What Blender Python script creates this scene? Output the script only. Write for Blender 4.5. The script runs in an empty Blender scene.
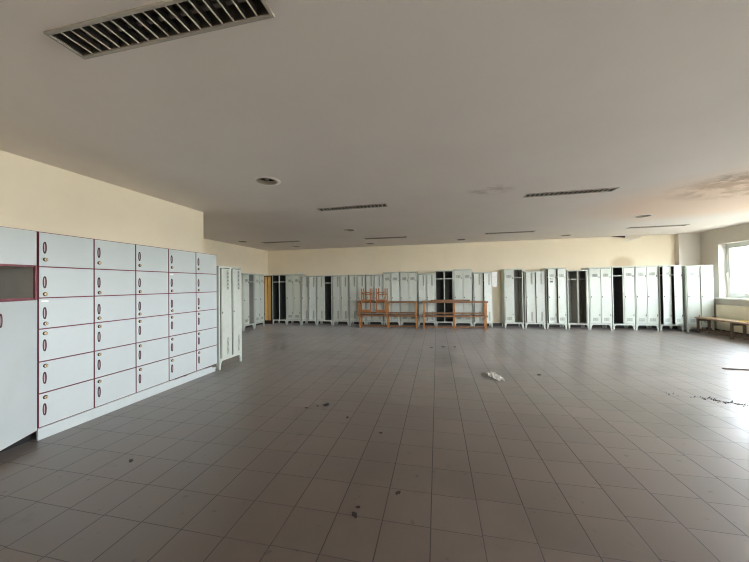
import bpy, bmesh, math, random
from mathutils import Vector, Matrix
random.seed(7)
PI = math.pi
S = bpy.context.scene
COL = S.collection
OBJ = bpy.data.objects

# ------------------------------------------------------------------ helpers
def lin(c):
    return tuple((v/12.92 if v <= 0.04045 else ((v+0.055)/1.055)**2.4) for v in [x/255 for x in c])

def mat(name, rgb, rough=0.5, metal=0.0, noise=0.0, scale=6.0, dirt=None, dirt_amt=0.0, bump=0.0, spec=0.5, dirt_scale=3.0):
    """rgb is sRGB 0-255; noise varies value; dirt mixes a second colour through a stretched noise."""
    m = bpy.data.materials.new(name); m.use_nodes = True
    nt = m.node_tree; N = nt.nodes; L = nt.links
    b = N['Principled BSDF']
    b.inputs['Roughness'].default_value = rough
    b.inputs['Metallic'].default_value = metal
    b.inputs['Specular IOR Level'].default_value = spec
    base = lin(rgb)
    tc = N.new('ShaderNodeTexCoord')
    n1 = N.new('ShaderNodeTexNoise'); n1.inputs['Scale'].default_value = scale; n1.inputs['Detail'].default_value = 5
    L.new(tc.outputs['Object'], n1.inputs['Vector'])
    mr = N.new('ShaderNodeMapRange'); mr.inputs['From Min'].default_value = .3; mr.inputs['From Max'].default_value = .7
    mr.inputs['To Min'].default_value = 1-noise; mr.inputs['To Max'].default_value = 1+noise*.5
    L.new(n1.outputs['Fac'], mr.inputs['Value'])
    mx = N.new('ShaderNodeMix'); mx.data_type = 'RGBA'; mx.blend_type = 'MULTIPLY'; mx.inputs['Factor'].default_value = 1
    mx.inputs['A'].default_value = (*base, 1)
    L.new(mr.outputs['Result'], mx.inputs['B'])
    out = mx.outputs['Result']
    if dirt:
        n2 = N.new('ShaderNodeTexNoise'); n2.inputs['Scale'].default_value = dirt_scale; n2.inputs['Detail'].default_value = 8
        n2.inputs['Roughness'].default_value = .7
        L.new(tc.outputs['Object'], n2.inputs['Vector'])
        m2 = N.new('ShaderNodeMapRange'); m2.inputs['From Min'].default_value = .5; m2.inputs['From Max'].default_value = .75
        m2.inputs['To Min'].default_value = 0; m2.inputs['To Max'].default_value = dirt_amt
        L.new(n2.outputs['Fac'], m2.inputs['Value'])
        mx2 = N.new('ShaderNodeMix'); mx2.data_type = 'RGBA'
        L.new(m2.outputs['Result'], mx2.inputs['Factor']); L.new(out, mx2.inputs['A'])
        mx2.inputs['B'].default_value = (*lin(dirt), 1)
        out = mx2.outputs['Result']
    L.new(out, b.inputs['Base Color'])
    if bump:
        bp = N.new('ShaderNodeBump'); bp.inputs['Strength'].default_value = bump; bp.inputs['Distance'].default_value = .01
        L.new(n1.outputs['Fac'], bp.inputs['Height']); L.new(bp.outputs['Normal'], b.inputs['Normal'])
    return m

class MB:
    def __init__(s): s.bm = bmesh.new()
    def box(s, x0, x1, y0, y1, z0, z1, m=0, fm=None, M=None):
        """fm: {'-x':i,'+x':i,'-y':..,'+z':..} material of single faces"""
        P = [(x0,y0,z0),(x1,y0,z0),(x1,y1,z0),(x0,y1,z0),(x0,y0,z1),(x1,y0,z1),(x1,y1,z1),(x0,y1,z1)]
        if M is not None: P = [M @ Vector(q) for q in P]
        v = [s.bm.verts.new(q) for q in P]
        F = {'-z':(3,2,1,0),'+z':(4,5,6,7),'-y':(0,1,5,4),'+x':(1,2,6,5),'+y':(2,3,7,6),'-x':(3,0,4,7)}
        for k, ix in F.items():
            f = s.bm.faces.new([v[i] for i in ix]); f.material_index = (fm or {}).get(k, m)
        return s
    def prism(s, pts, y0, y1, m=0, axis='y'):
        """closed outline pts in (x,z) extruded along y (or (y,z) along x, (x,y) along z)"""
        def q(a, b, t): return {'y':(a,t,b),'x':(t,a,b),'z':(a,b,t)}[axis]
        A = [s.bm.verts.new(q(a,b,y0)) for a,b in pts]; B = [s.bm.verts.new(q(a,b,y1)) for a,b in pts]
        fs = [s.bm.faces.new(A), s.bm.faces.new(B[::-1])]
        n = len(pts)
        for i in range(n): fs.append(s.bm.faces.new((A[i],B[i],B[(i+1)%n],A[(i+1)%n])))
        for f in fs: f.material_index = m
        bmesh.ops.recalc_face_normals(s.bm, faces=fs)
        return s
    def cyl(s, c, r, h, axis='z', n=24, m=0, r2=None, cap=True):
        """cylinder/cone frustum from c along axis by h"""
        r2 = r if r2 is None else r2
        def q(a, b, t):
            return {'z':(c[0]+a,c[1]+b,c[2]+t),'y':(c[0]+a,c[1]+t,c[2]+b),'x':(c[0]+t,c[1]+a,c[2]+b)}[axis]
        A = [s.bm.verts.new(q(r*math.cos(2*PI*i/n), r*math.sin(2*PI*i/n), 0)) for i in range(n)]
        B = [s.bm.verts.new(q(r2*math.cos(2*PI*i/n), r2*math.sin(2*PI*i/n), h)) for i in range(n)]
        fs = []
        for i in range(n): fs.append(s.bm.faces.new((A[i],A[(i+1)%n],B[(i+1)%n],B[i])))
        if cap: fs += [s.bm.faces.new(A[::-1]), s.bm.faces.new(B)]
        for f in fs: f.material_index = m
        bmesh.ops.recalc_face_normals(s.bm, faces=fs)
        return s
    def lathe(s, c, prof, n=32, m=0):
        """profile [(r,z)...] around vertical axis at c"""
        rings = [[s.bm.verts.new((c[0]+r*math.cos(2*PI*i/n), c[1]+r*math.sin(2*PI*i/n), c[2]+z)) for i in range(n)] for r, z in prof]
        fs = []
        for a, b in zip(rings, rings[1:]):
            for i in range(n): fs.append(s.bm.faces.new((a[i],a[(i+1)%n],b[(i+1)%n],b[i])))
        for f in fs: f.material_index = m; f.smooth = True
        return s
    def bar(s, a, b, w, d, m=0):
        """square-section bar from a to b, w across x-ish, d across the other"""
        a, b = Vector(a), Vector(b); t = (b-a).normalized()
        up = Vector((0,0,1)) if abs(t.z) < .9 else Vector((0,1,0))
        u = t.cross(up).normalized(); v = t.cross(u).normalized()
        P = []
        for p in (a, b):
            for su, sv in ((-1,-1),(1,-1),(1,1),(-1,1)): P.append(s.bm.verts.new(p+u*su*w/2+v*sv*d/2))
        fs = [s.bm.faces.new([P[i] for i in ix]) for ix in ((0,1,2,3),(7,6,5,4),(0,4,5,1),(1,5,6,2),(2,6,7,3),(3,7,4,0))]
        for f in fs: f.material_index = m
        bmesh.ops.recalc_face_normals(s.bm, faces=fs)
        return s
    def mesh(s, name, mats, bevel=0):
        if bevel: bmesh.ops.bevel(s.bm, geom=list(s.bm.edges), offset=bevel, segments=1, affect='EDGES', clamp_overlap=True)
        me = bpy.data.meshes.new(name); s.bm.to_mesh(me); s.bm.free()
        for k in (mats if isinstance(mats, (list, tuple)) else [mats]): me.materials.append(k)
        return me

CACHE = {}
def cached(key, fn):
    if key not in CACHE: CACHE[key] = fn()
    return CACHE[key]
def put(name, me, parent=None, loc=(0,0,0), rot=(0,0,0)):
    o = OBJ.new(name, me); COL.objects.link(o)
    o.location = loc; o.rotation_euler = rot
    if parent: o.parent = parent
    return o
def tag(o, label=None, cat=None, group=None, kind=None):
    if label: o['label'] = label
    if cat: o['category'] = cat
    if group: o['group'] = group
    if kind: o['kind'] = kind
    return o
def thing(name, label, cat, loc=(0,0,0), rz=0, group=None):
    o = OBJ.new(name, None); COL.objects.link(o); o.empty_display_size = .1
    o.location = loc; o.rotation_euler = (0,0,rz)
    return tag(o, label, cat, group)

# ------------------------------------------------------------------ materials
M = {}
M['paint_a'] = mat('locker_paint_pale', (200,206,195), .42, noise=.05, scale=3, dirt=(150,148,130), dirt_amt=.30)
M['paint_b'] = mat('locker_paint_cool', (200,205,195), .42, noise=.05, scale=3, dirt=(140,136,120), dirt_amt=.35)
M['slit'] = mat('vent_slit', (112,114,106), .6)
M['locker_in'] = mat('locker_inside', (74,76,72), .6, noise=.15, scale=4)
M['locker_in_lit'] = mat('locker_inside_lit', (172,172,162), .6, noise=.12, scale=4)  # lighter copy of the inside, with window light put into the colour
M['hinge'] = mat('dull_steel', (92,90,86), .4, metal=.6)
M['lock'] = mat('dark_lock', (48,46,44), .4, metal=.4)
M['laminate'] = mat('white_laminate', (197,204,203), .38, noise=.03, scale=2, dirt=(186,184,180), dirt_amt=.3)
M['burgundy'] = mat('burgundy_plastic', (112,20,38), .4, noise=.1)
M['handle_red'] = mat('handle_dark_red', (66,16,28), .35)
M['handle_in'] = mat('handle_hollow', (176,158,158), .4)
M['brass'] = mat('worn_brass', (214,186,138), .35, metal=.4, noise=.2, scale=30)
M['key'] = mat('key_slot', (60,44,30), .5)
M['niche'] = mat('grey_chipboard', (176,172,162), .6, noise=.08)
M['wood'] = mat('varnished_pine', (178,120,62), .4, noise=.22, scale=9, dirt=(110,68,34), dirt_amt=.5)
M['wood_top'] = mat('varnished_slat', (138,98,66), .42, noise=.25, scale=8, dirt=(80,58,46), dirt_amt=.5)
M['wood_grey'] = mat('weathered_slat', (168,138,104), .5, noise=.25, scale=8, dirt=(96,80,64), dirt_amt=.5)
M['wood_dark'] = mat('dark_bench_frame', (98,78,62), .5, noise=.25, scale=8)
M['chair_wood'] = mat('beech_chair', (168,106,58), .38, noise=.2, scale=9, dirt=(124,70,36), dirt_amt=.5)
M['tan'] = mat('tan_plywood', (232,190,122), .5, noise=.12, scale=5)
M['brown_frame'] = mat('dark_brown_board', (58,34,22), .5, noise=.1)
M['upvc'] = mat('white_upvc', (216,218,212), .3)
M['sill_white'] = mat('white_sill', (232,230,222), .4, noise=.03)
M['radiator'] = mat('cream_enamel', (222,212,186), .35, noise=.04)
M['fix_metal'] = mat('fixture_white_metal', (176,168,156), .45, noise=.06)
M['fix_in'] = mat('fixture_grey_inside', (104,98,90), .35, metal=.4, noise=.2)
M['blade'] = mat('louver_blade', (206,198,186), .4)
M['blade_side'] = mat('louver_side', (112,106,98), .3, metal=.5)
M['tube'] = mat('dead_tube_glass', (150,146,140), .25)
M['paper'] = mat('white_paper', (248,247,242), .7, noise=.08, scale=12)
M['yellow'] = mat('yellow_paper', (232,206,96), .6, noise=.3, scale=14)
M['debris'] = mat('dark_debris', (40,34,30), .8, noise=.3)
M['sticker'] = mat('grey_sticker', (96,92,90), .5)
M['plaster_flake'] = mat('plaster_flake', (246,240,230), .8, noise=.1)
M['stick'] = mat('brown_strip', (96,78,66), .6, noise=.2)
M['vent_dark'] = mat('vent_dark', (18,16,14), .7)
M['vent_plate'] = mat('vent_plate', (168,158,140), .35, metal=.2, noise=.1)

# ---- walls / ceiling / floor
def spot_wall(name, rgb, spots, noise=.06, tint=None, rough=.9):
    """plaster; spots = list of (cx,cy,cz, rx,ry,rz, rgb, strength, noise_scale, threshold)"""
    m = bpy.data.materials.new(name); m.use_nodes = True
    nt = m.node_tree; N = nt.nodes; L = nt.links; b = N['Principled BSDF']
    b.inputs['Roughness'].default_value = rough; b.inputs['Specular IOR Level'].default_value = .25
    tc = N.new('ShaderNodeTexCoord')
    n = N.new('ShaderNodeTexNoise'); n.inputs['Scale'].default_value = 1.1; n.inputs['Detail'].default_value = 6; n.inputs['Roughness'].default_value = .6
    L.new(tc.outputs['Object'], n.inputs['Vector'])
    mr = N.new('ShaderNodeMapRange'); mr.inputs['From Min'].default_value = .3; mr.inputs['From Max'].default_value = .7
    mr.inputs['To Min'].default_value = 1-noise; mr.inputs['To Max'].default_value = 1.0
    L.new(n.outputs['Fac'], mr.inputs['Value'])
    mx = N.new('ShaderNodeMix'); mx.data_type = 'RGBA'; mx.blend_type = 'MULTIPLY'; mx.inputs['Factor'].default_value = 1
    mx.inputs['A'].default_value = (*lin(rgb), 1); L.new(mr.outputs['Result'], mx.inputs['B'])
    out = mx.outputs['Result']
    for (cx,cy,cz,rx,ry,rz,c,st,sc,th) in spots:
        mp = N.new('ShaderNodeVectorMath'); mp.operation = 'SUBTRACT'; mp.inputs[1].default_value = (cx,cy,cz)
        L.new(tc.outputs['Object'], mp.inputs[0])
        dv = N.new('ShaderNodeVectorMath'); dv.operation = 'DIVIDE'; dv.inputs[1].default_value = (rx,ry,rz)
        L.new(mp.outputs[0], dv.inputs[0])
        ln = N.new('ShaderNodeVectorMath'); ln.operation = 'LENGTH'; L.new(dv.outputs[0], ln.inputs[0])
        fo = N.new('ShaderNodeMapRange'); fo.inputs['From Min'].default_value = .55; fo.inputs['From Max'].default_value = 1.0
        fo.inputs['To Min'].default_value = 1; fo.inputs['To Max'].default_value = 0; L.new(ln.outputs['Value'], fo.inputs['Value'])
        n2 = N.new('ShaderNodeTexNoise'); n2.inputs['Scale'].default_value = sc; n2.inputs['Detail'].default_value = 8; n2.inputs['Roughness'].default_value = .65
        L.new(tc.outputs['Object'], n2.inputs['Vector'])
        m2 = N.new('ShaderNodeMapRange'); m2.inputs['From Min'].default_value = th; m2.inputs['From Max'].default_value = th+.12
        L.new(n2.outputs['Fac'], m2.inputs['Value'])
        mu = N.new('ShaderNodeMath'); mu.operation = 'MULTIPLY'; L.new(fo.outputs[0], mu.inputs[0]); L.new(m2.outputs[0], mu.inputs[1])
        mu2 = N.new('ShaderNodeMath'); mu2.operation = 'MULTIPLY'; L.new(mu.outputs[0], mu2.inputs[0]); mu2.inputs[1].default_value = st
        mm = N.new('ShaderNodeMix'); mm.data_type = 'RGBA'; L.new(mu2.outputs[0], mm.inputs['Factor'])
        L.new(out, mm.inputs['A']); mm.inputs['B'].default_value = (*lin(c), 1); out = mm.outputs['Result']
    L.new(out, b.inputs['Base Color'])
    bp = N.new('ShaderNodeBump'); bp.inputs['Strength'].default_value = .12; bp.inputs['Distance'].default_value = .02
    L.new(n.outputs['Fac'], bp.inputs['Height']); L.new(bp.outputs['Normal'], b.inputs['Normal'])
    return m

CREAM = (243,231,209)
M['wall'] = spot_wall('cream_plaster', CREAM, [])
M['wall_back'] = spot_wall('cream_plaster_back', CREAM, [
    (5.90,11,2.10,.40,.5,.26,(208,190,160),.85,1.2,.0)])
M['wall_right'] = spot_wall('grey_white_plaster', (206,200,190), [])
M['ceiling'] = spot_wall('white_ceiling', (234,225,218), [
    (4.9,5.6,2.97,1.3,1.0,.5,(122,106,90),.9,3.2,.42),
    (4.7,5.15,2.97,.9,.45,.5,(66,56,48),.9,6,.44),
    (5.2,6.4,2.97,2.6,2.2,.5,(236,204,176),.6,.5,.30),
    (.85,4.9,2.97,.42,.30,.5,(150,138,122),.35,5,.45)], noise=.05)

def floor_material():
    m = bpy.data.materials.new('quarry_tile_floor'); m.use_nodes = True
    nt = m.node_tree; N = nt.nodes; L = nt.links; b = N['Principled BSDF']
    def math_(op, a, bb=None):
        n = N.new('ShaderNodeMath'); n.operation = op
        for i, v in enumerate((a, bb)):
            if v is None: continue
            if isinstance(v, (int, float)): n.inputs[i].default_value = v
            else: L.new(v, n.inputs[i])
        return n.outputs[0]
    def rng(v, a, c, d, e):
        n = N.new('ShaderNodeMapRange'); L.new(v, n.inputs['Value'])
        for k, q in zip(('From Min','From Max','To Min','To Max'), (a,c,d,e)): n.inputs[k].default_value = q
        return n.outputs[0]
    tc = N.new('ShaderNodeTexCoord'); sp = N.new('ShaderNodeSeparateXYZ'); L.new(tc.outputs['Object'], sp.inputs[0])
    W = .30339
    u = math_('DIVIDE', math_('ADD', sp.outputs['X'], .06142), W)
    col = math_('FLOOR', u); fu = math_('FRACT', u)
    wn = N.new('ShaderNodeTexWhiteNoise'); wn.noise_dimensions = '1D'; L.new(col, wn.inputs['W'])
    off = math_('MULTIPLY', math_('SUBTRACT', wn.outputs['Value'], .5), rng(col, 0, 5, .04, .24))
    v = math_('ADD', math_('DIVIDE', math_('SUBTRACT', sp.outputs['Y'], 1.8579), W), off)
    row = math_('FLOOR', v); fv = math_('FRACT', v)
    eu = math_('MINIMUM', fu, math_('SUBTRACT', 1.0, fu)); ev = math_('MINIMUM', fv, math_('SUBTRACT', 1.0, fv))
    gu = rng(eu, .006, .0145, 1, 0); gv = rng(ev, .005, .0115, .75, 0)
    grout = math_('MAXIMUM', gu, gv)
    cb = N.new('ShaderNodeCombineXYZ'); L.new(col, cb.inputs[0]); L.new(row, cb.inputs[1])
    w2 = N.new('ShaderNodeTexWhiteNoise'); w2.noise_dimensions = '2D'; L.new(cb.outputs[0], w2.inputs['Vector'])
    ns = N.new('ShaderNodeTexNoise'); ns.inputs['Scale'].default_value = .9; ns.inputs['Detail'].default_value = 6; L.new(tc.outputs['Object'], ns.inputs['Vector'])
    nf = N.new('ShaderNodeTexNoise'); nf.inputs['Scale'].default_value = 7; nf.inputs['Detail'].default_value = 7; nf.inputs['Roughness'].default_value = .65; L.new(tc.outputs['Object'], nf.inputs['Vector'])
    val = math_('MULTIPLY', rng(w2.outputs['Value'], 0, 1, .955, 1.04), math_('MULTIPLY', rng(ns.outputs['Fac'], .3, .7, .80, 1.16), rng(nf.outputs['Fac'], .3, .7, .86, 1.10)))
    mx = N.new('ShaderNodeMix'); mx.data_type = 'RGBA'; mx.blend_type = 'MULTIPLY'; mx.inputs['Factor'].default_value = 1
    tint = N.new('ShaderNodeMix'); tint.data_type = 'RGBA'; L.new(w2.outputs['Value'], tint.inputs['Factor'])
    tint.inputs['A'].default_value = (*lin(FLOOR_A), 1); tint.inputs['B'].default_value = (*lin(FLOOR_B), 1)
    L.new(tint.outputs['Result'], mx.inputs['A']); L.new(val, mx.inputs['B'])
    # stains: dark irregular blots
    st = N.new('ShaderNodeTexNoise'); st.inputs['Scale'].default_value = 3.1; st.inputs['Detail'].default_value = 9; st.inputs['Roughness'].default_value = .72; L.new(tc.outputs['Object'], st.inputs['Vector'])
    sm = rng(st.outputs['Fac'], .60, .72, 0, .6)
    m3 = N.new('ShaderNodeMix'); m3.data_type = 'RGBA'; L.new(sm, m3.inputs['Factor']); L.new(mx.outputs['Result'], m3.inputs['A']); m3.inputs['B'].default_value = (*lin((62,48,40)), 1)
    sk = N.new('ShaderNodeTexNoise'); sk.inputs['Scale'].default_value = 13; sk.inputs['Detail'].default_value = 4; L.new(tc.outputs['Object'], sk.inputs['Vector'])
    m5 = N.new('ShaderNodeMix'); m5.data_type = 'RGBA'; L.new(rng(sk.outputs['Fac'], .665, .72, 0, .7), m5.inputs['Factor']); L.new(m3.outputs['Result'], m5.inputs['A']); m5.inputs['B'].default_value = (*lin((48,38,32)), 1)
    m3 = m5
    m4 = N.new('ShaderNodeMix'); m4.data_type = 'RGBA'; L.new(grout, m4.inputs['Factor']); L.new(m3.outputs['Result'], m4.inputs['A']); m4.inputs['B'].default_value = (*lin((34,28,24)), 1)
    L.new(m4.outputs['Result'], b.inputs['Base Color'])
    ro = math_('ADD', rng(ns.outputs['Fac'], .3, .7, FLOOR_R-.09, FLOOR_R+.09), math_('ADD', math_('MULTIPLY', grout, .35), rng(nf.outputs['Fac'], .3, .7, -.06, .08)))
    L.new(ro, b.inputs['Roughness'])
    b.inputs['Specular IOR Level'].default_value = FLOOR_S
    L.new(math_('MULTIPLY', math_('SUBTRACT', 1.0, grout), math_('MULTIPLY', rng(nf.outputs['Fac'], .35, .65, .8, 1.2), rng(ns.outputs['Fac'], .35, .65, .17, .25))), b.inputs['Sheen Weight']); b.inputs['Sheen Roughness'].default_value = .32; b.inputs['Sheen Tint'].default_value = (1,.94,.88,1)
    b.inputs['Coat Weight'].default_value = .32; b.inputs['Coat Roughness'].default_value = .25; b.inputs['Coat IOR'].default_value = 1.5
    hh = math_('ADD', math_('MULTIPLY', grout, -1.0), math_('MULTIPLY', nf.outputs['Fac'], .25))
    bp = N.new('ShaderNodeBump'); bp.inputs['Strength'].default_value = .25; bp.inputs['Distance'].default_value = .004
    L.new(hh, bp.inputs['Height'])
    # each tile lies a hair out of level
    tn = N.new('ShaderNodeVectorMath'); tn.operation = 'SUBTRACT'; L.new(w2.outputs['Color'], tn.inputs[0]); tn.inputs[1].default_value = (.5,.5,.5)
    tm = N.new('ShaderNodeVectorMath'); tm.operation = 'MULTIPLY'; L.new(tn.outputs[0], tm.inputs[0]); tm.inputs[1].default_value = (.022,.022,0)
    ta = N.new('ShaderNodeVectorMath'); ta.operation = 'ADD'; L.new(bp.outputs['Normal'], ta.inputs[0]); L.new(tm.outputs[0], ta.inputs[1])
    tz = N.new('ShaderNodeVectorMath'); tz.operation = 'NORMALIZE'; L.new(ta.outputs[0], tz.inputs[0])
    L.new(tz.outputs[0], b.inputs['Normal'])
    return m
FLOOR_A, FLOOR_B, FLOOR_R, FLOOR_S = (91,79,68), (95,81,70), .46, 1.0
M['floor'] = floor_material()

# ------------------------------------------------------------------ room shell
HC = 2.97          # ceiling
YB = 11.0          # back wall
XL, XN = -6.85, -4.45   # far-left wall, near-left partition face
YE = 4.92          # end of near-left partition
XR = 7.9
YF = -4.0
struct = lambda o: tag(o, kind='structure')
def slab_with_holes(name, a0, a1, b0, b1, holes, place, m):
    """rectangular sheet in (a,b) with rectangular openings; place maps (a,b)->xyz"""
    A = sorted({a0, a1, *[v for h in holes for v in h[:2]]}); B = sorted({b0, b1, *[v for h in holes for v in h[2:]]})
    bm = bmesh.new(); vs = {}
    def V(a, b):
        if (a,b) not in vs: vs[(a,b)] = bm.verts.new(place(a,b))
        return vs[(a,b)]
    for i in range(len(A)-1):
        for j in range(len(B)-1):
            ca, cb = (A[i]+A[i+1])/2, (B[j]+B[j+1])/2
            if any(h[0] < ca < h[1] and h[2] < cb < h[3] for h in holes): continue
            bm.faces.new((V(A[i],B[j]),V(A[i+1],B[j]),V(A[i+1],B[j+1]),V(A[i],B[j+1])))
    me = bpy.data.meshes.new(name); bm.to_mesh(me); bm.free(); me.materials.append(m)
    return struct(put(name, me))

b = MB(); b.box(XL-.2, XR+.3, YF-.2, YB+.2, -.15, 0); struct(put('floor', b.mesh('floor', M['floor'])))
LIGHTS = [(-1.50,1.33),(-1.54,5.31),(2.13,5.34),(-1.55,9.05),(-5.02,8.87),(2.08,9.12),(5.80,9.27)]
LW, LD = 1.33, .20
DOWN = [(-2.29,3.68),(-2.26,7.49),(4.56,7.71),(-6.16,8.45),(-5.1,10.08),(-2.30,10.15),(.81,10.14),(3.96,10.22)]
DL = ['unlit round downlight nearest the camera, alone on the ceiling left of centre',
      'unlit round downlight behind the middle left strip light',
      'unlit round downlight between the mold stain and the peeling plaster',
      'unlit round downlight in the far left corner close to the left wall',
      'unlit round downlight at the back wall behind the corner strip light',
      'unlit round downlight near the back wall above the upturned chairs',
      'unlit round downlight near the back wall above the right bench stack',
      'unlit round downlight near the back wall above the locker with stickers']
holes = [(x-.1255, x+.1255, y-.1255, y+.1255) for x, y in DOWN] + [(x-LW/2+.02, x+LW/2-.02, y-LD/2+.02, y+LD/2-.02) for x, y in LIGHTS]
slab_with_holes('ceiling', XL-.2, XR+.3, YF-.2, YB+.2, holes, lambda a, b: (a, b, HC), M['ceiling'])
b = MB(); b.box(XL-.2, XR+.3, YF-.2, YB+.2, HC+.25, HC+.35); struct(put('ceiling_slab', b.mesh('ceiling_slab', M['ceiling'])))
b = MB(); b.box(XL-.2, XR+.3, YB, YB+.2, 0, HC+.25); struct(put('wall_back', b.mesh('wall_back', M['wall_back'])))
b = MB(); b.box(XL-.2, XL, YE-.2, YB, 0, HC+.25); struct(put('wall_left', b.mesh('wall_left', M['wall'])))
b = MB(); b.prism([(XN,YF),(XN,YE),(XL-.2,YE),(XL-.2,YE-.2),(XN-.2,YE-.2),(XN-.2,YF)], 0, HC+.25, axis='z')
struct(put('wall_left_near', b.mesh('wall_left_near', M['wall'])))
FILL_WINS = [(3.4,6.0)]; FZ0, FZ1 = 1.0, 2.54  # unseen window behind the camera, added to fill the light
b = MB(); b.box(XN-.2, XR+.3, YF-.3, YF, 0, FZ0).box(XN-.2, XR+.3, YF-.3, YF, FZ1, HC+.25)
xs = [XN-.2] + [v for w_ in FILL_WINS for v in w_] + [XR+.3]
for i in range(0, len(xs), 2): b.box(xs[i], xs[i+1], YF-.3, YF, FZ0, FZ1)
struct(put('wall_front', b.mesh('wall_front', M['wall'])))
M['base_tile'] = mat('dark_base_tile', (58,50,45), .45, noise=.1)
b = MB(); b.box(XL, 7.34, YB-.012, YB, 0, .10); struct(put('baseboard_back', b.mesh('baseboard_back', M['base_tile'])))
b = MB(); b.box(XL, XL+.012, YE, YB-.012, 0, .10); struct(put('baseboard_left', b.mesh('baseboard_left', M['base_tile'])))
b = MB(); b.box(XR-.012, XR, YF, 10.85, 0, .10); struct(put('baseboard_right', b.mesh('baseboard_right', M['base_tile'])))
b = MB(); b.box(7.34, XR, 10.85, YB, 0, HC+.01); struct(put('pillar', b.mesh('pillar', M['wall_right'])))

# right wall: thick, with window openings
Z0, Z1 = 1.0, 2.54
WINS = [(8.58,10.28),(5.5,8.0),(2.6,5.1),(-.3,2.2),(-3.3,-.8)]  # first is in view; the others are unseen, added and widened for light
def right_wall():
    bm = MB(); ys = [YF-.2]
    for a, c in sorted(WINS): ys += [a, c]
    ys.append(YB+.2)
    bm.box(XR, XR+.3, ys[0], ys[-1], 0, Z0); bm.box(XR, XR+.3, ys[0], ys[-1], Z1, HC+.25)
    for i in range(0, len(ys), 2): bm.box(XR, XR+.3, ys[i], ys[i+1], Z0, Z1)
    return bm.mesh('wall_right', M['wall_right'])
struct(put('wall_right', right_wall()))

def glass_mat(name, c):
    m = bpy.data.materials.new(name); m.use_nodes = True
    nt = m.node_tree; N = nt.nodes; L = nt.links
    N.remove(N['Principled BSDF'])
    tr = N.new('ShaderNodeBsdfTransparent'); tr.inputs['Color'].default_value = (*c, 1)
    gl = N.new('ShaderNodeBsdfGlossy'); gl.inputs['Roughness'].default_value = .02
    lw = N.new('ShaderNodeLayerWeight'); lw.inputs['Blend'].default_value = .5
    pw = N.new('ShaderNodeMath'); pw.operation = 'POWER'; L.new(lw.outputs['Facing'], pw.inputs[0]); pw.inputs[1].default_value = 5
    fr = N.new('ShaderNodeMath'); fr.operation = 'MULTIPLY_ADD'; L.new(pw.outputs[0], fr.inputs[0]); fr.inputs[1].default_value = .8; fr.inputs[2].default_value = .04
    mx = N.new('ShaderNodeMixShader'); L.new(fr.outputs[0], mx.inputs['Fac']); L.new(tr.outputs[0], mx.inputs[1]); L.new(gl.outputs[0], mx.inputs[2])
    L.new(mx.outputs[0], N['Material Output'].inputs['Surface'])
    return m
M['glass'] = glass_mat('window_glass', (.96,.96,.96))
M['glass_dimmed'] = glass_mat('dimmed_window_glass', (.84,.85,.85))  # darker tint in the first window's pane, added to dim the daylight there

def window(i, y0, y1, front=False):
    root = OBJ.new('window_%d' % i, None); COL.objects.link(root); struct(root)
    root.location = (XR, (y0+y1)/2, Z0); w = (y1-y0)/2; h = Z1-Z0
    if front: root.location = ((y0+y1)/2, YF, Z0); root.rotation_euler = (0, 0, -PI/2)
    xi = .17                                    # depth of the frame inside the reveal
    f = MB(); t = .065
    f.box(xi, xi+.07, -w, -w+t, 0, h).box(xi, xi+.07, w-t, w, 0, h).box(xi, xi+.07, -w+t, w-t, 0, t).box(xi, xi+.07, -w+t, w-t, h-t, h)
    f.box(xi, xi+.07, -.03, .03, t, h-t)
    put('window_frame', f.mesh('window_frame', M['upvc']), root)
    for s in (-1, 1):
        a, c = (-w+t-.01, -.022) if s < 0 else (.022, w-t+.01)
        q = MB(); k = .085
        q.box(xi-.015, xi+.045, a, a+k, t-.01, h-t+.01).box(xi-.015, xi+.045, c-k, c, t-.01, h-t+.01)
        q.box(xi-.015, xi+.045, a+k, c-k, t-.01, t+k).box(xi-.015, xi+.045, a+k, c-k, h-t-k, h-t+.01)
        sash = put('sash', q.mesh('sash', M['upvc']), root)
        g = MB(); g.box(xi+.01, xi+.016, a+k-.005, c-k+.005, t+k-.005, h-t-k+.005); put('pane', g.mesh('pane', M['glass_dimmed' if i == 1 else 'glass']), sash)
        if s > 0:
            hd = MB(); hd.box(xi-.03, xi-.015, c-.045, c-.015, h*.42, h*.42+.09).box(xi-.06, xi-.03, c-.038, c-.022, h*.42+.035, h*.42+.055)
            hd.box(xi-.065, xi-.045, c-.04, c-.02, h*.42-.07, h*.42+.06)
            put('window_handle', hd.mesh('window_handle', M['upvc'], .003), root)
    s_ = MB(); s_.box(-.07, xi, -w-.06, w+.06, -.035, 0.005); put('window_sill', s_.mesh('window_sill', M['sill_white'], .004), root)
    # plaster lining of the reveal
    r = MB(); e = .012
    r.box(-.004, xi, w-e, w+.0, .005, h).box(-.004, xi, -w, -w+e, .005, h).box(-.004, xi, -w, w, h-e, h)
    put('reveal', r.mesh('reveal', M['sill_white']), root)
for i, (a, c) in enumerate(WINS): window(i+1, a, c)
for i, (a, c) in enumerate(FILL_WINS): window(i+1+len(WINS), a, c, True)

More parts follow.
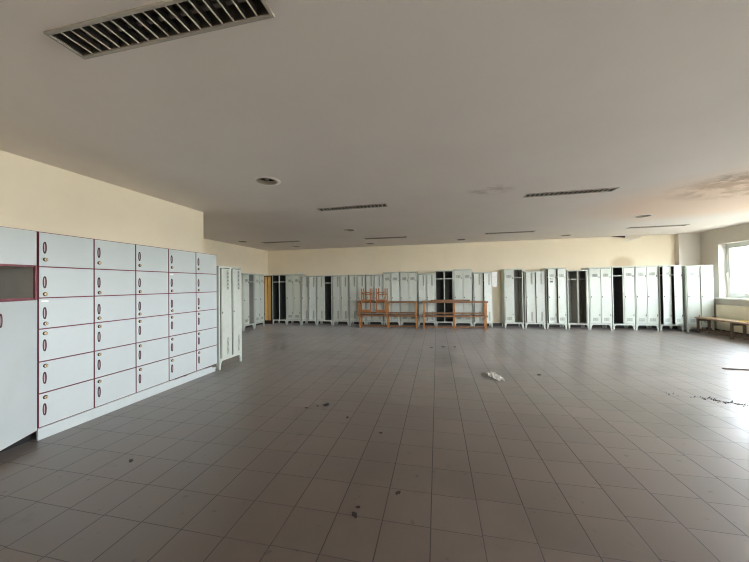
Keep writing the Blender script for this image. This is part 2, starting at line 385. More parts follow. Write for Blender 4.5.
# ------------------------------------------------------------------ ceiling fittings
def fixture_meshes():
    D = {}
    w, d = LW/2, LD/2
    f = MB(); r = .018
    for (x0,x1,y0,y1) in ((-w,w,-d,-d+r),(-w,w,d-r,d),(-w,-w+r,-d+r,d-r),(w-r,w,-d+r,d-r)): f.box(x0,x1,y0,y1,-.012,.004)
    D['frame'] = f.mesh('frame', M['fix_metal'])
    h = MB(); a, c = w-.021, d-.021
    h.box(-a,a,-c,c,.10,.11).box(-a,a,-c,-c+.003,-.004,.10).box(-a,a,c-.003,c,-.004,.10).box(-a,-a+.003,-c,c,-.004,.10).box(a-.003,a,-c,c,-.004,.10)
    D['housing'] = h.mesh('housing', M['fix_in'])
    l = MB(); n = 18
    for k in range(1, n):
        x = -a+2*a*k/n
        l.prism([(x-.004,-.006),(x+.004,-.006),(x+.004,-.002),(x-.004,-.002)], -c, c)
        l.prism([(x-.003,-.002),(x+.003,-.002),(x+.001,.034),(x-.001,.034)], -c, c, 1)
    D['louver'] = l.mesh('louver', [M['blade'], M['blade_side']])
    t = MB()
    t.cyl((-a+.03,0,.066), .013, 2*a-.06, 'x', 14)
    D['tube'] = t.mesh('tube', M['tube'])
    return D
FX = fixture_meshes()
FL = ['recessed louvered strip light nearest the camera, dusty white frame',
      'recessed louvered strip light in the middle row, over the aisle left of centre',
      'recessed louvered strip light right of centre with dark cells, left of the mold stain',
      'far louvered strip light above the stacked wooden benches with chairs',
      'far louvered strip light in the back left corner of the ceiling',
      'far louvered strip light with pale cells above the gap with the white paper',
      'far louvered strip light nearest the window, beside the peeling plaster']
for (x, y), lab in zip(LIGHTS, FL):
    t = thing('ceiling_light', lab, 'ceiling light', (x, y, HC), 0, 'recessed strip lights in the ceiling')
    for k in ('frame','housing','louver'): put(k, FX[k], t)
    for s in (-1, 1): put('tube', FX['tube'], t, (0, s*.04, 0))

def vent_meshes():
    D = {}
    D['flange'] = MB().lathe((0,0,0), [(.182,.0),(.181,-.003),(.140,-.004)]).mesh('flange', M['ceiling'])
    D['ring'] = MB().lathe((0,0,0), [(.141,-.002),(.139,-.010),(.128,-.009),(.125,.0),(.125,.02)]).mesh('ring', M['vent_plate'])
    D['can'] = MB().lathe((0,0,0), [(.127,.0),(.127,.05),(.123,.05),(.115,.17),(.0,.175)]).mesh('can', M['vent_dark'])
    D['reflector'] = MB().lathe((0,0,0), [(.1245,.001),(.122,.03),(.119,.040)]).mesh('reflector', M['vent_plate'])
    b = MB(); b.lathe((0,0,.02), [(.0,-.012),(.022,-.008),(.034,.01),(.030,.035),(.016,.06),(.016,.12)], 20); D['bulb'] = b.mesh('bulb', M['tube'])
    return D
VM = vent_meshes()
for (x, y), lab in zip(DOWN, DL):
    t = thing('ceiling_downlight', lab, 'downlight', (x, y, HC), 0, 'round recessed downlights')
    for k in ('flange','ring','can','reflector','bulb'): put(k, VM[k], t)

# ------------------------------------------------------------------ steel lockers
LEG = .15
def leg_mesh(sx, fy):
    def f():
        b = MB(); s = sx
        b.prism([(0,LEG),(s*.085,LEG),(s*.055,LEG-.03),(s*.034,0),(s*.006,0)], 0, .03)
        y0, q = (0, 1) if fy > 0 else (.03, -1)
        b.prism([(y0,LEG),(y0+q*.085,LEG),(y0+q*.03,0),(y0,0)], 0 if s > 0 else -.012, .012 if s > 0 else 0, axis='x')
        return b.mesh('leg', M['paint_a'])
    return f
def body_mesh(W, D, H, kind, inner=None):
    pm = M['paint_a'] if kind == 'A' else M['paint_b']
    def f():
        b = MB(); w = W/2; t = .012; pw = .022 if kind == 'A' else .03
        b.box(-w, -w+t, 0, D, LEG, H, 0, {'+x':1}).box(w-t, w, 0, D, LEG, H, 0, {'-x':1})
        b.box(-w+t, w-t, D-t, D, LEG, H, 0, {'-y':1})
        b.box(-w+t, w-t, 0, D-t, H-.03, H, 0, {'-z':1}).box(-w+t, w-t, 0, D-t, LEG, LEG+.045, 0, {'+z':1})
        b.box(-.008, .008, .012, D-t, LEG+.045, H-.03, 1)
        b.box(-pw*.75, pw*.75, 0, .014, LEG+.045, H-.03, 0, {'+y':1})
        for s in (-1, 1):
            x0, x1 = sorted((s*w-s*t, s*w-s*pw)); b.box(x0, x1, 0, .014, LEG+.045, H-.03, 0, {'+y':1})
        if kind == 'A': b.box(-w-.004, w+.004, -.012, D+.002, H-.018, H+.004)       # lip of the top
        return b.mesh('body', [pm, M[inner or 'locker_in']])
    return f
def door_dims(W, H, kind):
    pw = .022 if kind == 'A' else .03
    ow = W/2-pw-pw*.75
    return ow, LEG+.052, H-.04, pw
def door_mesh(W, H, kind):
    def f():
        ow, z0, z1, pw = door_dims(W, H, kind); b = MB(); w = ow-.006 if kind == 'A' else ow-.016
        b.box(-w, 0, -.008, .010, z0, z1, 0, {'+y':2})
        if kind == 'A':
            cx = -w/2
            for zc in (H-.25, LEG+.18):
                b.box(cx-.075, cx+.075, -.0088, -.008, zc-.048, zc+.048, 1)
                for k in range(6):
                    z = zc-.042+k*.0168
                    for sx in (-1, 1):
                        x0, x1 = sorted((cx+sx*.004, cx+sx*.072))
                        b.prism([(-.0088,z),(-.015,z+.002),(-.0088,z+.010)], x0, x1, axis='x')
            b.box(cx-.02, cx+.035, -.0105, -.008, H-.345, H-.318, 0)      # card holder
        else:
            for (za, zb) in ((H-.44, H-.075), (LEG+.09, LEG+.40)):
                cx = -w*.30
                b.box(cx-.026, cx+.026, -.0088, -.008, za, zb, 1)
                n = 14
                for k in range(n):
                    z = za+(zb-za)*k/n
                    b.prism([(-.0088,z+.003),(-.016,z+.005),(-.0088,z+.015)], cx-.024, cx+.024, axis='x')
            b.box(-w-.002, -w+.004, -.02, .0, z0, z1, 0)                   # turned-in edge
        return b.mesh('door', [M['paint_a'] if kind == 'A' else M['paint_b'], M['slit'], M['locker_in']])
    return f
def lock_mesh():
    b = MB(); b.cyl((0,-.018,0), .011, .016, 'y', 14).box(-.008, .008, -.010, -.002, -.022, .022)
    return b.mesh('lock', M['lock'])
def hinge_mesh():
    b = MB(); b.box(-.010, .008, -.014, -.006, -.028, .028).cyl((.0,-.016,-.028), .006, .056, 'z', 8)
    return b.mesh('hinge', M['hinge'])
HA, HB = 1.955, 1.885
def locker(kind, label, x, W=.6, y=10.5, rz=0, doors=(0,0), D=.48, H=None, tilt=(0,0), inner=None):
    """doors: None = no door, else opening angle in degrees, hinged on the right"""
    H = H or (HA if kind == 'A' else HB)
    root = thing('metal_locker', label, 'locker', (x, y, 0), rz, 'two-door steel lockers along the walls')
    put('body', cached(('b',kind,W,D,H,inner), body_mesh(W, D, H, kind, inner)), root)
    for sx in (1, -1):
        put('leg', cached(('l',sx,1), leg_mesh(sx, 1)), root, (-sx*W/2, 0, 0))
        put('leg', cached(('l',sx,-1), leg_mesh(sx, -1)), root, (-sx*W/2, D-.03, 0))
    ow, z0, z1, pw = door_dims(W, H, kind)
    for i in (0, 1):
        x1 = (-pw*.75 if i == 0 else W/2-pw)
        if doors[i] is None or doors[i] > 5 or kind == 'A':
            def sh():
                b = MB(); b.box(-ow/2+.001, ow/2-.001, .02, D-.013, -.008, .008, 0); return b.mesh('shelf', M['hinge'])
            if doors[i] is None or doors[i] > 5:
                def sh2():
                    b = MB(); b.box(-ow/2-.006, ow/2+.006, .018, D-.013, -.009, .009, 1, {'-y':0}).box(-ow/2-.006, ow/2+.006, .014, .018, -.014, .014, 0); return b.mesh('shelf', [M['paint_a'], M['locker_in']])
                put('shelf', cached(('s',W,kind,D), sh2), root, (x1-ow/2, 0, H-.29))
        if doors[i] is None: continue
        d = put('door', cached(('d',kind,W,H), door_mesh(W, H, kind)), root, (x1-.003, -.004, 0), (0, math.radians(tilt[i]), math.radians(doors[i])))
        put('lock', cached('lock', lock_mesh), d, (-ow+(.034 if kind == 'A' else .028), -.006, 1.03))
        for hz in ((H-.31, .46) if kind == 'A' else ()):
            put('hinge', cached('hinge', hinge_mesh), d, (-.012, 0, hz))
    return root

N_ = None
# ---- along the back wall, left to right
locker('A', 'doorless pale locker with two dark compartments, beside the tan cabinet in the far corner', -6.05, .6, doors=(N_,N_))
locker('A', 'closed pale locker between the doorless corner locker and the one topped by a white sheet', -5.445, .6)
locker('B', 'slit-vented locker with two loose ajar doors left of the locker with one black opening', -4.815, .62, doors=(9,14), tilt=(1.2,.5))
locker('B', 'slit-vented locker with left door shut and black doorless right compartment, left of the benches', -4.18, .62, doors=(3,N_))
locker('B', 'closed slit-vented locker just left of the left bench stack', -3.535, .62, doors=(2,2))
locker('B', 'closed slit-vented locker behind the left end of the left bench stack', -2.89, .62, doors=(4,3))
locker('B', 'closed slit-vented locker directly behind the two upturned chairs', -2.25, .62, doors=(3,5))
locker('A', 'pale locker right of the upturned chairs with its right door slightly ajar', -1.615, .6, doors=(0,7))
locker('A', 'closed pale locker behind the right half of the left bench stack', -.995, .6)
locker('B', 'closed slit-vented locker behind the gap between the two bench stacks', -.37, .61, doors=(3,3))
locker('A', 'doorless locker with two tall black compartments behind the right bench stack', .248, .6, doors=(N_,N_), H=1.97)
locker('A', 'closed locker behind the right bench stack, right of the black doorless one', .867, .6, H=2.0)
locker('B', 'slit-vented locker behind the right end of the right bench stack, next to the white paper', 1.504, .62, doors=(5,16))
locker('A', 'locker right of the bare wall gap with closed left door and open dark right side', 2.483, .58, doors=(0,N_), H=1.97, inner='locker_in_lit')
locker('B', 'closed slit-vented locker left of the locker with stickers', 3.126, .6, doors=(3,3))
stk = locker('A', 'locker with dark stickers on its left door and both doors ajar', 3.76, .58, doors=(16,16), H=1.97)
locker('B', 'open slit-model locker with a bare grey interior toned as lit and right door swung wide', 4.388, .6, doors=(N_,58), inner='locker_in_lit')
locker('A', 'closed locker right of the open grey one, under the left edge of the wall stain', 5.01, .61)
locker('A', 'locker below the brown wall stain with black left opening and closed right door', 5.638, .59, doors=(N_,0), H=1.97)
locker('A', 'closed clean locker two places left of the corner locker by the window', 6.25, .6, H=1.97)
locker('A', 'locker with both doors half open beside the corner locker', 6.878, .59, doors=(19,19), H=1.97)
locker('A', 'closed locker in the right corner beside the window and bench', 7.50, .6, y=10.37, rz=-.17, D=.42, H=1.94, doors=(0,3))
# ---- along the left walls
QL = PI/2
locker('A', 'left wall locker with open dark right side, behind the near white locker', -6.4, .6, y=9.095, rz=QL, doors=(0,N_), D=.44, inner='locker_in_lit')
locker('A', 'closed left wall locker next to the tan cabinet', -6.4, .6, y=9.72, rz=QL, D=.44)
locker('B', 'nearest white slit-vented locker standing at the end of the red-edged cabinets', -3.87, .63, y=4.945, rz=QL, doors=(2,2), D=.5)

# stickers on one door
dr = [c for c in stk.children if c.name.startswith('door')][0]
b = MB(); b.box(-.19, -.09, -.0098, -.0085, 1.50, 1.56); put('sticker', b.mesh('sticker', M['sticker']), dr)
b = MB(); b.prism([(-.20,1.62),(-.18,1.60),(-.09,1.60),(-.07,1.62),(-.09,1.64),(-.18,1.64)], -.0098, -.0085); put('sticker', b.mesh('sticker', M['sticker']), dr)

# tan cabinet in the far-left corner
t = thing('wooden_cabinet', 'tan plywood cabinet with dark brown frame in the far left corner', 'cabinet', (-6.63, 10.62, 0))
w, D, H = .175, .34, 1.93
b = MB(); b.box(-w,-w+.04,0,D,.10,H).box(w-.02,w,0,D,.10,H).box(-w+.03,w-.02,0,D,H-.04,H).box(-w+.03,w-.02,0,D,.10,.14).box(-w+.03,w-.02,D-.015,D,.14,H-.04).box(-w+.02,w-.02,.03,D,0,.10)
put('body', b.mesh('body', M['brown_frame']), t)
for x0, x1 in ((-.125,-.005),(.028,.148)):
    b = MB(); b.box(x0, x1, -.012, .004, .145, H-.045); put('door', b.mesh('door', M['tan'], .002), t)

# small things on and by the lockers
b = MB(); b.prism([(-.10,0),(.16,0),(.14,.012),(-.02,.03),(-.06,.055),(-.10,.05)], 0, .16)
o = put('folded_sheet', b.mesh('folded_sheet', M['paper']), None, (-5.13,10.46,HA+.005)); tag(o, 'white folded sheet lying on top of the lockers in the left of the back row', 'paper')
b = MB(); b.box(1.815, 1.975, 10.486, 10.489, 1.39, 1.885)
o = put('paper_notice', b.mesh('paper_notice', M['paper'])); tag(o, 'blank white paper sheet fixed to a locker edge beside the bare wall gap', 'paper')

# ------------------------------------------------------------------ red-edged storage cabinets
XC = -3.9; CD = .50
ROWS = [2.085, 1.733, 1.417, 1.105, .777, .460, .122]
def cab_door_mesh(w, h, x0=0):
    def f():
        b = MB(); e = .0035
        b.box(e, w-e, -.020, 0, e, h-e, 0)
        b.box(0, w, -.0185, -.001, 0, e, 1).box(0, w, -.0185, -.001, h-e, h, 1).box(0, e, -.0185, -.001, e, h-e, 1).box(w-e, w, -.0185, -.001, e, h-e, 1)
        bmesh.ops.translate(b.bm, verts=list(b.bm.verts), vec=(x0,0,0))
        return b.mesh('door', [M['laminate'], M['burgundy']])
    return f
def cab_handle():
    b = MB(); n = 14
    def lens(hw, hh, cx=0): return [(cx+hw*math.sin(PI*i/n), -hh*math.cos(PI*i/n)) for i in range(n+1)] + [(cx-hw*math.sin(PI*i/n), hh*math.cos(PI*i/n)) for i in range(1, n)]
    b.prism(lens(.0138, .061), -.009, 0, 0)
    b.prism(lens(.0048, .042, -.005), -.0105, -.008, 1)
    return b.mesh('handle', [M['handle_red'], M['handle_in']])
def cab_lock():
    b = MB(); b.cyl((0,-.010,0), .017, .010, 'y', 24, 1, r2=.020); b.cyl((0,-.0125,0), .0125, .003, 'y', 20, 0); b.box(-.002,.002,-.014,-.012,-.008,.008,1)
    return b.mesh('lock', [M['brass'], M['key']])
def carcass(w, plinth=True):
    b = MB(); H = ROWS[0]+.003; t = .018; zb = ROWS[-1]-.004
    fr = {'-y':1}
    b.box(0, t, 0, CD, zb, H, 0, fr).box(w-t, w, 0, CD, zb, H, 0, fr).box(t, w-t, CD-.01, CD, zb, H)
    for z in ROWS: b.box(t, w-t, 0, CD-.01, min(z-.009, H-.018), min(z+.009, H), 0, fr)
    return b.mesh('carcass', [M['laminate'], M['burgundy']])
YS = [2.178, 2.668, 3.152, 3.640, 4.148, 4.618]
CL = ['first red-edged six-door cabinet column, right beside the tall cupboard with the open niche',
      'second red-edged six-door cabinet column counting from the tall cupboard',
      'middle red-edged six-door cabinet column, third from the tall cupboard',
      'fourth red-edged six-door cabinet column, second from the white steel locker',
      'last red-edged six-door cabinet column, next to the near white steel locker']
for i, lab in enumerate(CL):
    y0, y1 = YS[i], YS[i+1]; w = round(y1-y0, 3)-.003
    root = thing('storage_cabinet', lab, 'cabinet', (XC-.020, y0+.0015, 0), PI/2, 'red-edged six-door cabinet columns')
    put('carcass', carcass(w), root)
    pl = MB()
    if i < 3: pl.box(0, w+.003, -.016, .004, 0, ROWS[-1]-.006)
    elif i == 3: pl.prism([(0,0),(w+.003,0),(w+.003,.112),(.33,.108),(.31,.094),(.28,.106),(.16,.110),(.14,.098),(.10,.112),(0,.112)], -.016, .004)
    else: pl.prism([(0,0),(w-.03,0),(w-.05,.03),(w-.02,.05),(w-.04,.075),(w-.10,.070),(w-.12,.10),(.20,.104),(.18,.112),(0,.112)], -.016, .004)
    put('plinth', pl.mesh('plinth', M['laminate']), root)
    for r in range(6):
        z1, z0 = ROWS[r], ROWS[r+1]; h = round(z1-z0-.005, 4)
        d = put('door', cached(('cd',w,h), cab_door_mesh(w-.004, h)), root, (.002, -.001, z0+.0025))
        hl = cached('ch', cab_handle); lk = cached('cl', cab_lock)
        if r < 3: zh, zl = h-.155, h-.275
        else: zh, zl = h-.165, h-.045
        if r == 2: zh, zl = h-.152, h-.258
        if (i, r) in ((0, 2), (3, 1)):
            lb = MB(); lb.box(-.028, .028, -.0012, 0, -.008, .008); put('label_strip', lb.mesh('label_strip', M['paper']), d, (.048, -.020, h-.030))
        put('handle', hl, d, (.044, -.020, zh)); put('lock', lk, d, (.052+random.uniform(-.003,.003), -.020, zl))
# tall cupboard with niche at the left edge of the view
root = thing('tall_cupboard', 'tall white cupboard with an open red-edged niche and a door standing ajar below it', 'cupboard', (XC-.020, 1.692, 0), PI/2)
w = .484
b = MB(); H = ROWS[0]+.003; t = .02
b.box(0, t, 0, CD, .09, H, 0, {'-y':1,'+x':2}).box(w-t, w, 0, CD, .09, H, 0, {'-y':1,'-x':2}).box(t, w-t, CD-.01, CD, .09, H, 2)
for z in (H-.01, 1.735, 1.40, .10): b.box(t, w-t, 0, CD-.01, z-.01, z+.01, 2, {'-y':1})
put('carcass', b.mesh('carcass', [M['laminate'], M['burgundy'], M['niche']]), root)
nb = MB()
nb.box(.03, w-.03, -.021, .001, 1.726, 1.737).box(.03, w-.03, -.021, .001, 1.408, 1.424).box(w-.024, w-.004, -.021, .001, 1.408, 1.737).box(.004, .03, -.021, .001, 1.408, 1.737)
put('niche_edge', nb.mesh('niche_edge', M['burgundy']), root)
put('door', cab_door_mesh(w-.012, round(H-1.742,3))(), root, (.004,-.001,1.741))
d = put('door', cab_door_mesh(w-.022, 1.296, -(w-.022))(), root, (w-.012,-.002,.105), (0,0,math.radians(27)))
put('handle', cached('ch', cab_handle), d, (-(w-.022)+.075, -.020, 1.13))
b = MB(); b.box(.01, w-.01, .06, .08, 0, .09); put('plinth', b.mesh('plinth', M['vent_dark']), root)

# ------------------------------------------------------------------ benches
def bench_meshes():
    D = {}
    L2 = 1.05; T = .462
    D['slat'] = MB().box(-L2, L2, -.078, .078, T-.052, T).mesh('slat', M['wood_top'], .003)
    D['slat_g'] = MB().box(-L2, L2, -.078, .078, T-.045, T).mesh('slat', M['wood_grey'], .003)
    D['leg'] = MB().box(-.026, .026, -.02, .02, 0, T-.052).mesh('leg', M['wood'], .002)
    D['leg_g'] = MB().box(-.026, .026, -.02, .02, 0, T-.045).mesh('leg', M['wood_dark'], .002)
    D['cross'] = MB().box(-.02, .02, -.14, .14, T-.11, T-.052).mesh('crosspiece', M['wood'])
    D['cross_g'] = MB().box(-.02, .02, -.14, .14, T-.11, T-.045).mesh('crosspiece', M['wood_dark'])
    D['rail'] = MB().box(-.99, .99, -.012, .012, .05, .078).mesh('stretcher', M['wood_top'])
    D['rail_g'] = MB().box(-.99, .99, -.015, .015, .06, .115).mesh('stretcher', M['wood_dark'])
    return D
BM = bench_meshes()
def bench(label, loc, rz=0, g='', group='wooden benches'):
    root = thing('wooden_bench', label, 'bench', loc, rz, group)
    for s in (-1, 1): put('slat', BM['slat'+('_g' if g else '')], root, (0, s*.085, 0))
    for x in (-.985, 0, .985):
        for s in (-1, 1): put('leg', BM['leg'+g], root, (x, s*.13, 0))
        put('crosspiece', BM['cross'+g], root, (x, 0, 0))
    for s in (-1, 1): put('stretcher', BM['rail'+g], root, (0, s*.098, 0))
    return root
BY = 10.12
bench('lower brown bench of the stack under the upturned chairs', (-1.68, BY, 0))
bench('upper brown bench stacked on another, carrying two upturned chairs', (-1.70, BY, .463))
bench('lower brown bench of the stack in front of the black doorless locker', (.535, BY, 0))
bench('upper brown bench carrying a loose plank, in front of the black doorless locker', (.545, BY, .463))
bench('weathered wooden bench under the window in front of the cream radiator', (7.42, 9.18, 0), PI/2, '_g')
b = MB(); b.box(-.63, .63, -.07, .07, 0, .045)
o = put('loose_plank', b.mesh('loose_plank', M['wood_top'], .003), None, (.42, BY+.03, .926)); tag(o, 'loose brown plank lying on the upper bench of the right stack', 'plank')

def chair_meshes():
    D = {}
    sw, sd, sh = .165, .16, .45
    D['seat'] = MB().box(-sw-.01, sw+.01, -sd-.02, sd-.02, sh-.022, sh).mesh('seat', M['chair_wood'], .004)
    D['front_leg'] = MB().bar((0,0,0), (0,.012,sh-.02), .032, .032).mesh('leg', M['chair_wood'])
    D['rear_leg'] = MB().bar((0,.02,0), (0,0,sh), .034, .030).bar((0,0,sh-.01), (0,.045,.82), .032, .026).mesh('leg', M['chair_wood'])
    D['apron'] = MB().box(-sw+.0, sw-.0, -sd, -sd+.018, sh-.055, sh-.02).box(-sw, sw, sd-.02, sd-.002, sh-.055, sh-.02).box(-sw-.008, -sw+.01, -sd, sd, sh-.055, sh-.02).box(sw-.01, sw+.008, -sd, sd, sh-.055, sh-.02).mesh('apron', M['chair_wood'])
    D['stretcher_x'] = MB().box(-sw, sw, -.010, .010, -.016, .016).mesh('stretcher', M['chair_wood'])
    D['stretcher_y'] = MB().box(-.010, .010, -sd, sd, -.012, .012).mesh('stretcher', M['chair_wood'])
    D['back_rail'] = MB().box(-sw-.005, sw+.005, -.009, .009, -.045, .045).mesh('back_rail', M['chair_wood'], .003)
    return D
CM = chair_meshes()
def chair(label, loc, rot):
    root = thing('wooden_chair', label, 'chair', loc, 0, 'upturned wooden chairs'); root.rotation_euler = rot
    put('seat', CM['seat'], root); put('apron', CM['apron'], root)
    for s in (-1, 1):
        put('leg', CM['front_leg'], root, (s*.152, -.155, 0)); put('leg', CM['rear_leg'], root, (s*.155, .165, 0))
        put('stretcher', CM['stretcher_y'], root, (s*.153, .0, .17))
    put('stretcher', CM['stretcher_x'], root, (0, -.15, .22)); put('stretcher', CM['stretcher_x'], root, (0, .175, .13))
    put('back_rail', CM['back_rail'], root, (0, .207, .77))
    return root
cz = .463+.463+.45
chair('upturned wooden chair on the bench stack, the one nearer its left end', (-2.42, BY-.04, cz), (PI, 0, .04))
chair('upturned wooden chair on the bench stack, right of the other one', (-1.88, BY-.04, cz), (PI, 0, -.05))

# ------------------------------------------------------------------ radiator, items on the bench
t = thing('radiator', 'cream panel radiator on the wall below the window', 'radiator', (XR-.03, 9.25, .12))
Ln = .95; Hh = .68
b = MB(); b.box(-.11, -.085, -Ln, Ln, 0, Hh)
put('front_panel', b.mesh('front_panel', M['radiator']), t)
b = MB(); b.box(-.03, -.012, -Ln, Ln, 0, Hh); put('back_panel', b.mesh('back_panel', M['radiator']), t)
b = MB(); b.box(-.112, -.01, -Ln-.004, Ln+.004, Hh-.01, Hh+.012).box(-.112, -.01, Ln-.002, Ln+.004, 0, Hh).box(-.112, -.01, -Ln-.004, -Ln+.002, 0, Hh)
put('casing', b.mesh('casing', M['radiator']), t)
for y in (-.8, .8):
    b = MB(); b.box(-.014, .0295, y-.02, y+.02, .1, Hh-.1); put('bracket', b.mesh('bracket', M['radiator']), t)
b = MB(); b.cyl((-.06,-Ln+.06,-.12), .011, .13, 'z', 10); b.cyl((-.06,Ln-.06,-.12), .011, .13, 'z', 10); put('pipe', b.mesh('pipe', M['radiator']), t)

def crumple(name, nx, ny, sx, sy, amp, m, seed):
    rnd = random.Random(seed); bm = bmesh.new(); G = []
    for i in range(nx+1):
        G.append([bm.verts.new(((i/nx-.5)*sx*(1+.2*math.sin(j*2.1+seed)), (j/ny-.5)*sy*(1+.25*math.sin(i*1.7+seed)), .006+amp*rnd.random())) for j in range(ny+1)])
    for i in range(nx):
        for j in range(ny): bm.faces.new((G[i][j],G[i+1][j],G[i+1][j+1],G[i][j+1]))
    r = bmesh.ops.solidify(bm, geom=list(bm.faces), thickness=.003)
    me = bpy.data.meshes.new(name); bm.to_mesh(me); bm.free(); me.materials.append(m); return me
o = put('crumpled_wrapper', crumple('crumpled_wrapper', 6, 8, .14, .36, .03, M['yellow'], 3), None, (7.42, 8.92, .463)); tag(o, 'crumpled yellow wrapper lying on the bench under the window', 'wrapper')
o = put('crumpled_paper', crumple('crumpled_paper', 7, 10, .15, .38, .03, M['paper'], 5), None, (.885, 5.01, 0), (0,0,.30)); tag(o, 'crumpled white paper lying on the tiled floor', 'paper')

# debris
b = MB(); b.box(-.36, .36, -.022, .022, 0, .018); b.box(-.30,.1,-.03,.0,.016,.022)
o = put('wooden_strip', b.mesh('wooden_strip', M['stick'], .003), None, (5.08, 6.08, 0), (0,0,-.10)); tag(o, 'brown wooden strip lying on the shiny floor near the right edge', 'strip')
def chip_mesh(seed, r):
    rnd = random.Random(seed); b = MB(); n = 9
    pts = [(r*(.6+.6*rnd.random())*math.cos(2*PI*i/n)*1.5, r*(.5+.6*rnd.random())*math.sin(2*PI*i/n)) for i in range(n)]
    b.prism(pts, 0, r*.35, axis='z'); return b.mesh('debris_chip', M['debris'])
CH = [(-.579,2.948,.014,'black chip on the middle of the floor, below the centre of the view'),
      (-.299,2.126,.016,'black crumb on the floor low in the view, beside a red-brown smear'),
      (-.549,1.871,.018,'darkest clod of the red-brown smear on the floor low in the view'),
      (-.545,1.94,.012,'small clod above the darkest one of the red-brown smear'),
      (-1.378,3.511,.034,'largest dark clod of the cluster on the floor left of centre'),
      (-1.48,3.46,.015,'middle crumb of the dark cluster on the floor left of centre'),
      (-1.60,3.38,.016,'leftmost crumb of the dark cluster on the floor left of centre'),
      (-1.02,3.22,.016,'lone crumb on the floor right of the dark cluster'),
      (-2.629,2.079,.018,'dark scrap on the floor nearest the first cabinet columns'),
      (1.602,5.253,.026,'flat dark scrap on the floor right of the crumpled white paper'),
      (.396,7.25,.030,'dark crumb on the far floor in front of the right bench stack'),
      (.12,7.2,.034,'dark flake on the far floor between the two bench stacks'),
      (-.15,7.1,.022,'dark crumb on the far floor in front of the left bench stack')]
for i, (x, y, r, lab) in enumerate(CH):
    o = put('debris_chip', chip_mesh(i+3, r), None, (x, y, 0), (0,0,i*1.1)); tag(o, lab, 'debris', 'dark debris chips on the floor')
b = MB(); rnd = random.Random(9)
for k in range(80):
    a = rnd.gauss(0,.28); c = rnd.gauss(0,.07); s = rnd.uniform(.004,.012)
    x, y = 3.50+a*.8, 4.44-a*.4+c*.6
    b.prism([(x-s,y-s*.4),(x+s*.6,y-s*.5),(x+s,y+s*.3),(x-s*.3,y+s*.6)], 0, .004+.006*rnd.random(), axis='z')
o = put('dirt_patch', b.mesh('dirt_patch', M['debris'])); tag(o, 'streak of loose dark dirt on the shiny floor near the right edge', 'dirt', kind='stuff')

# hanging plaster at wall-ceiling joint above the stained wall
t = thing('peeling_plaster', 'torn plaster flap hanging from the ceiling edge above the wall stain', 'plaster', (6.05, 10.93, HC))
b = MB(); b.prism([(-.46,-.002),(-.06,-.002),(-.08,-.05),(-.2,-.03)], -.04, .066); put('hollow_shade', b.mesh('hollow_shade', M['debris']), t)  # solid dark wedge painted as the shade beside the torn flap
bm = bmesh.new(); G = []
for i in range(7):
    u = i/6; G.append([bm.verts.new((-.14+.50*u+.05*(1-v_), -.065+.03*(1-v_)-.012*math.sin(i*1.3), -.004-.19*(1-v_)*(1-u)**.8-.012*(1+math.sin(i*1.9))*(1-v_))) for v_ in (0,.33,.66,1)])
for i in range(6):
    for j in range(3): bm.faces.new((G[i][j],G[i+1][j],G[i+1][j+1],G[i][j+1]))
bmesh.ops.solidify(bm, geom=list(bm.faces), thickness=.006)
me = bpy.data.meshes.new('flap'); bm.to_mesh(me); bm.free(); me.materials.append(M['plaster_flake']); put('flap', me, t)

# ------------------------------------------------------------------ outside
M['field'] = mat('dry_grass_field', (186,176,156), .9, noise=.2, scale=.05)
M['trees'] = mat('far_trees', (132,128,116), .9, noise=.3, scale=.2)
b = MB(); b.box(-420, 620, -400, 800, -.9, -.6); o = put('field', b.mesh('field', M['field'])); tag(o, kind='structure')
bm = MB(); rnd = random.Random(4)
for k in range(110):
    y = 90+k*4.4; h = rnd.uniform(4.0,8.5)
    bm.lathe((230+rnd.uniform(-8,8), y, -.6), [(1.2,0),(3.6,h*.3),(3.9,h*.6),(2.4,h*.88),(.05,h)], 9)
o = put('treeline', bm.mesh('treeline', M['trees'])); tag(o, 'pale distant treeline beyond the field outside the window', 'trees', kind='stuff')

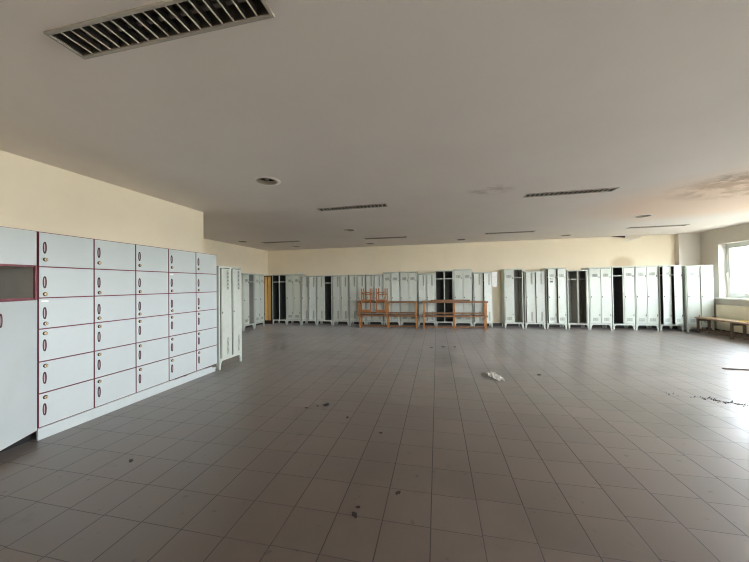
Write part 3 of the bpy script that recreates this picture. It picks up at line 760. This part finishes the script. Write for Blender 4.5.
# ------------------------------------------------------------------ light
W_ = bpy.data.worlds.new('sky'); S.world = W_; W_.use_nodes = True
nt = W_.node_tree; bg = nt.nodes['Background']
tc = nt.nodes.new('ShaderNodeTexCoord'); sx = nt.nodes.new('ShaderNodeSeparateXYZ'); nt.links.new(tc.outputs['Generated'], sx.inputs[0])
cr = nt.nodes.new('ShaderNodeValToRGB'); nt.links.new(sx.outputs['Z'], cr.inputs['Fac'])
cr.color_ramp.elements[0].position = 0; cr.color_ramp.elements[0].color = (.90,.95,1.0,1)
cr.color_ramp.elements[1].position = .7; cr.color_ramp.elements[1].color = (.72,.85,1.0,1)
nt.links.new(cr.outputs['Color'], bg.inputs['Color']); bg.inputs['Strength'].default_value = 9.0
for a, c in WINS:
    l = bpy.data.lights.new('window_daylight', 'AREA'); l.shape = 'RECTANGLE'; l.size = c-a; l.size_y = Z1-Z0
    l.cycles.is_portal = True
    o = OBJ.new('window_daylight', l); COL.objects.link(o)
    o.location = (XR+.28, (a+c)/2, (Z0+Z1)/2); o.rotation_euler = (0, PI/2, 0)
    o.rotation_euler = Vector((-1,0,0)).to_track_quat('-Z', 'Y').to_euler()
for a, c in FILL_WINS:
    l = bpy.data.lights.new('window_daylight', 'AREA'); l.shape = 'RECTANGLE'; l.size = c-a; l.size_y = FZ1-FZ0
    l.cycles.is_portal = True
    o = OBJ.new('window_daylight', l); COL.objects.link(o)
    o.location = ((a+c)/2, YF-.28, (FZ0+FZ1)/2); o.rotation_euler = Vector((0,1,0)).to_track_quat('-Z', 'Z').to_euler()

# ------------------------------------------------------------------ camera
f_px, yaw, pitch, roll = 294.04, .209075, .012821, -.013562
c_, s_ = math.cos, math.sin
F = Vector((-s_(yaw), c_(yaw), 0)); R = Vector((c_(yaw), s_(yaw), 0)); U = Vector((0,0,1))
F, U = F*c_(pitch)+U*s_(pitch), U*c_(pitch)-F*s_(pitch)
R, U = R*c_(roll)+U*s_(roll), U*c_(roll)-R*s_(roll)
cam = bpy.data.cameras.new('camera'); co = OBJ.new('camera', cam); COL.objects.link(co)
cam.sensor_fit = 'HORIZONTAL'; cam.sensor_width = 36; cam.lens = 36*f_px/749; cam.clip_start = .05; cam.clip_end = 1000
mx = Matrix((R, U, -F)).transposed().to_4x4(); mx.translation = Vector((0,0,1.505)); co.matrix_world = mx
S.camera = co
S.view_settings.view_transform = 'Standard'; S.view_settings.look = 'None'; S.view_settings.gamma = 1
S.view_settings.exposure = 2.3
S.cycles.filter_width = 1.1
S.cycles.max_bounces = 12; S.cycles.diffuse_bounces = 8; S.cycles.transparent_max_bounces = 16
S.cycles.sample_clamp_indirect = 8
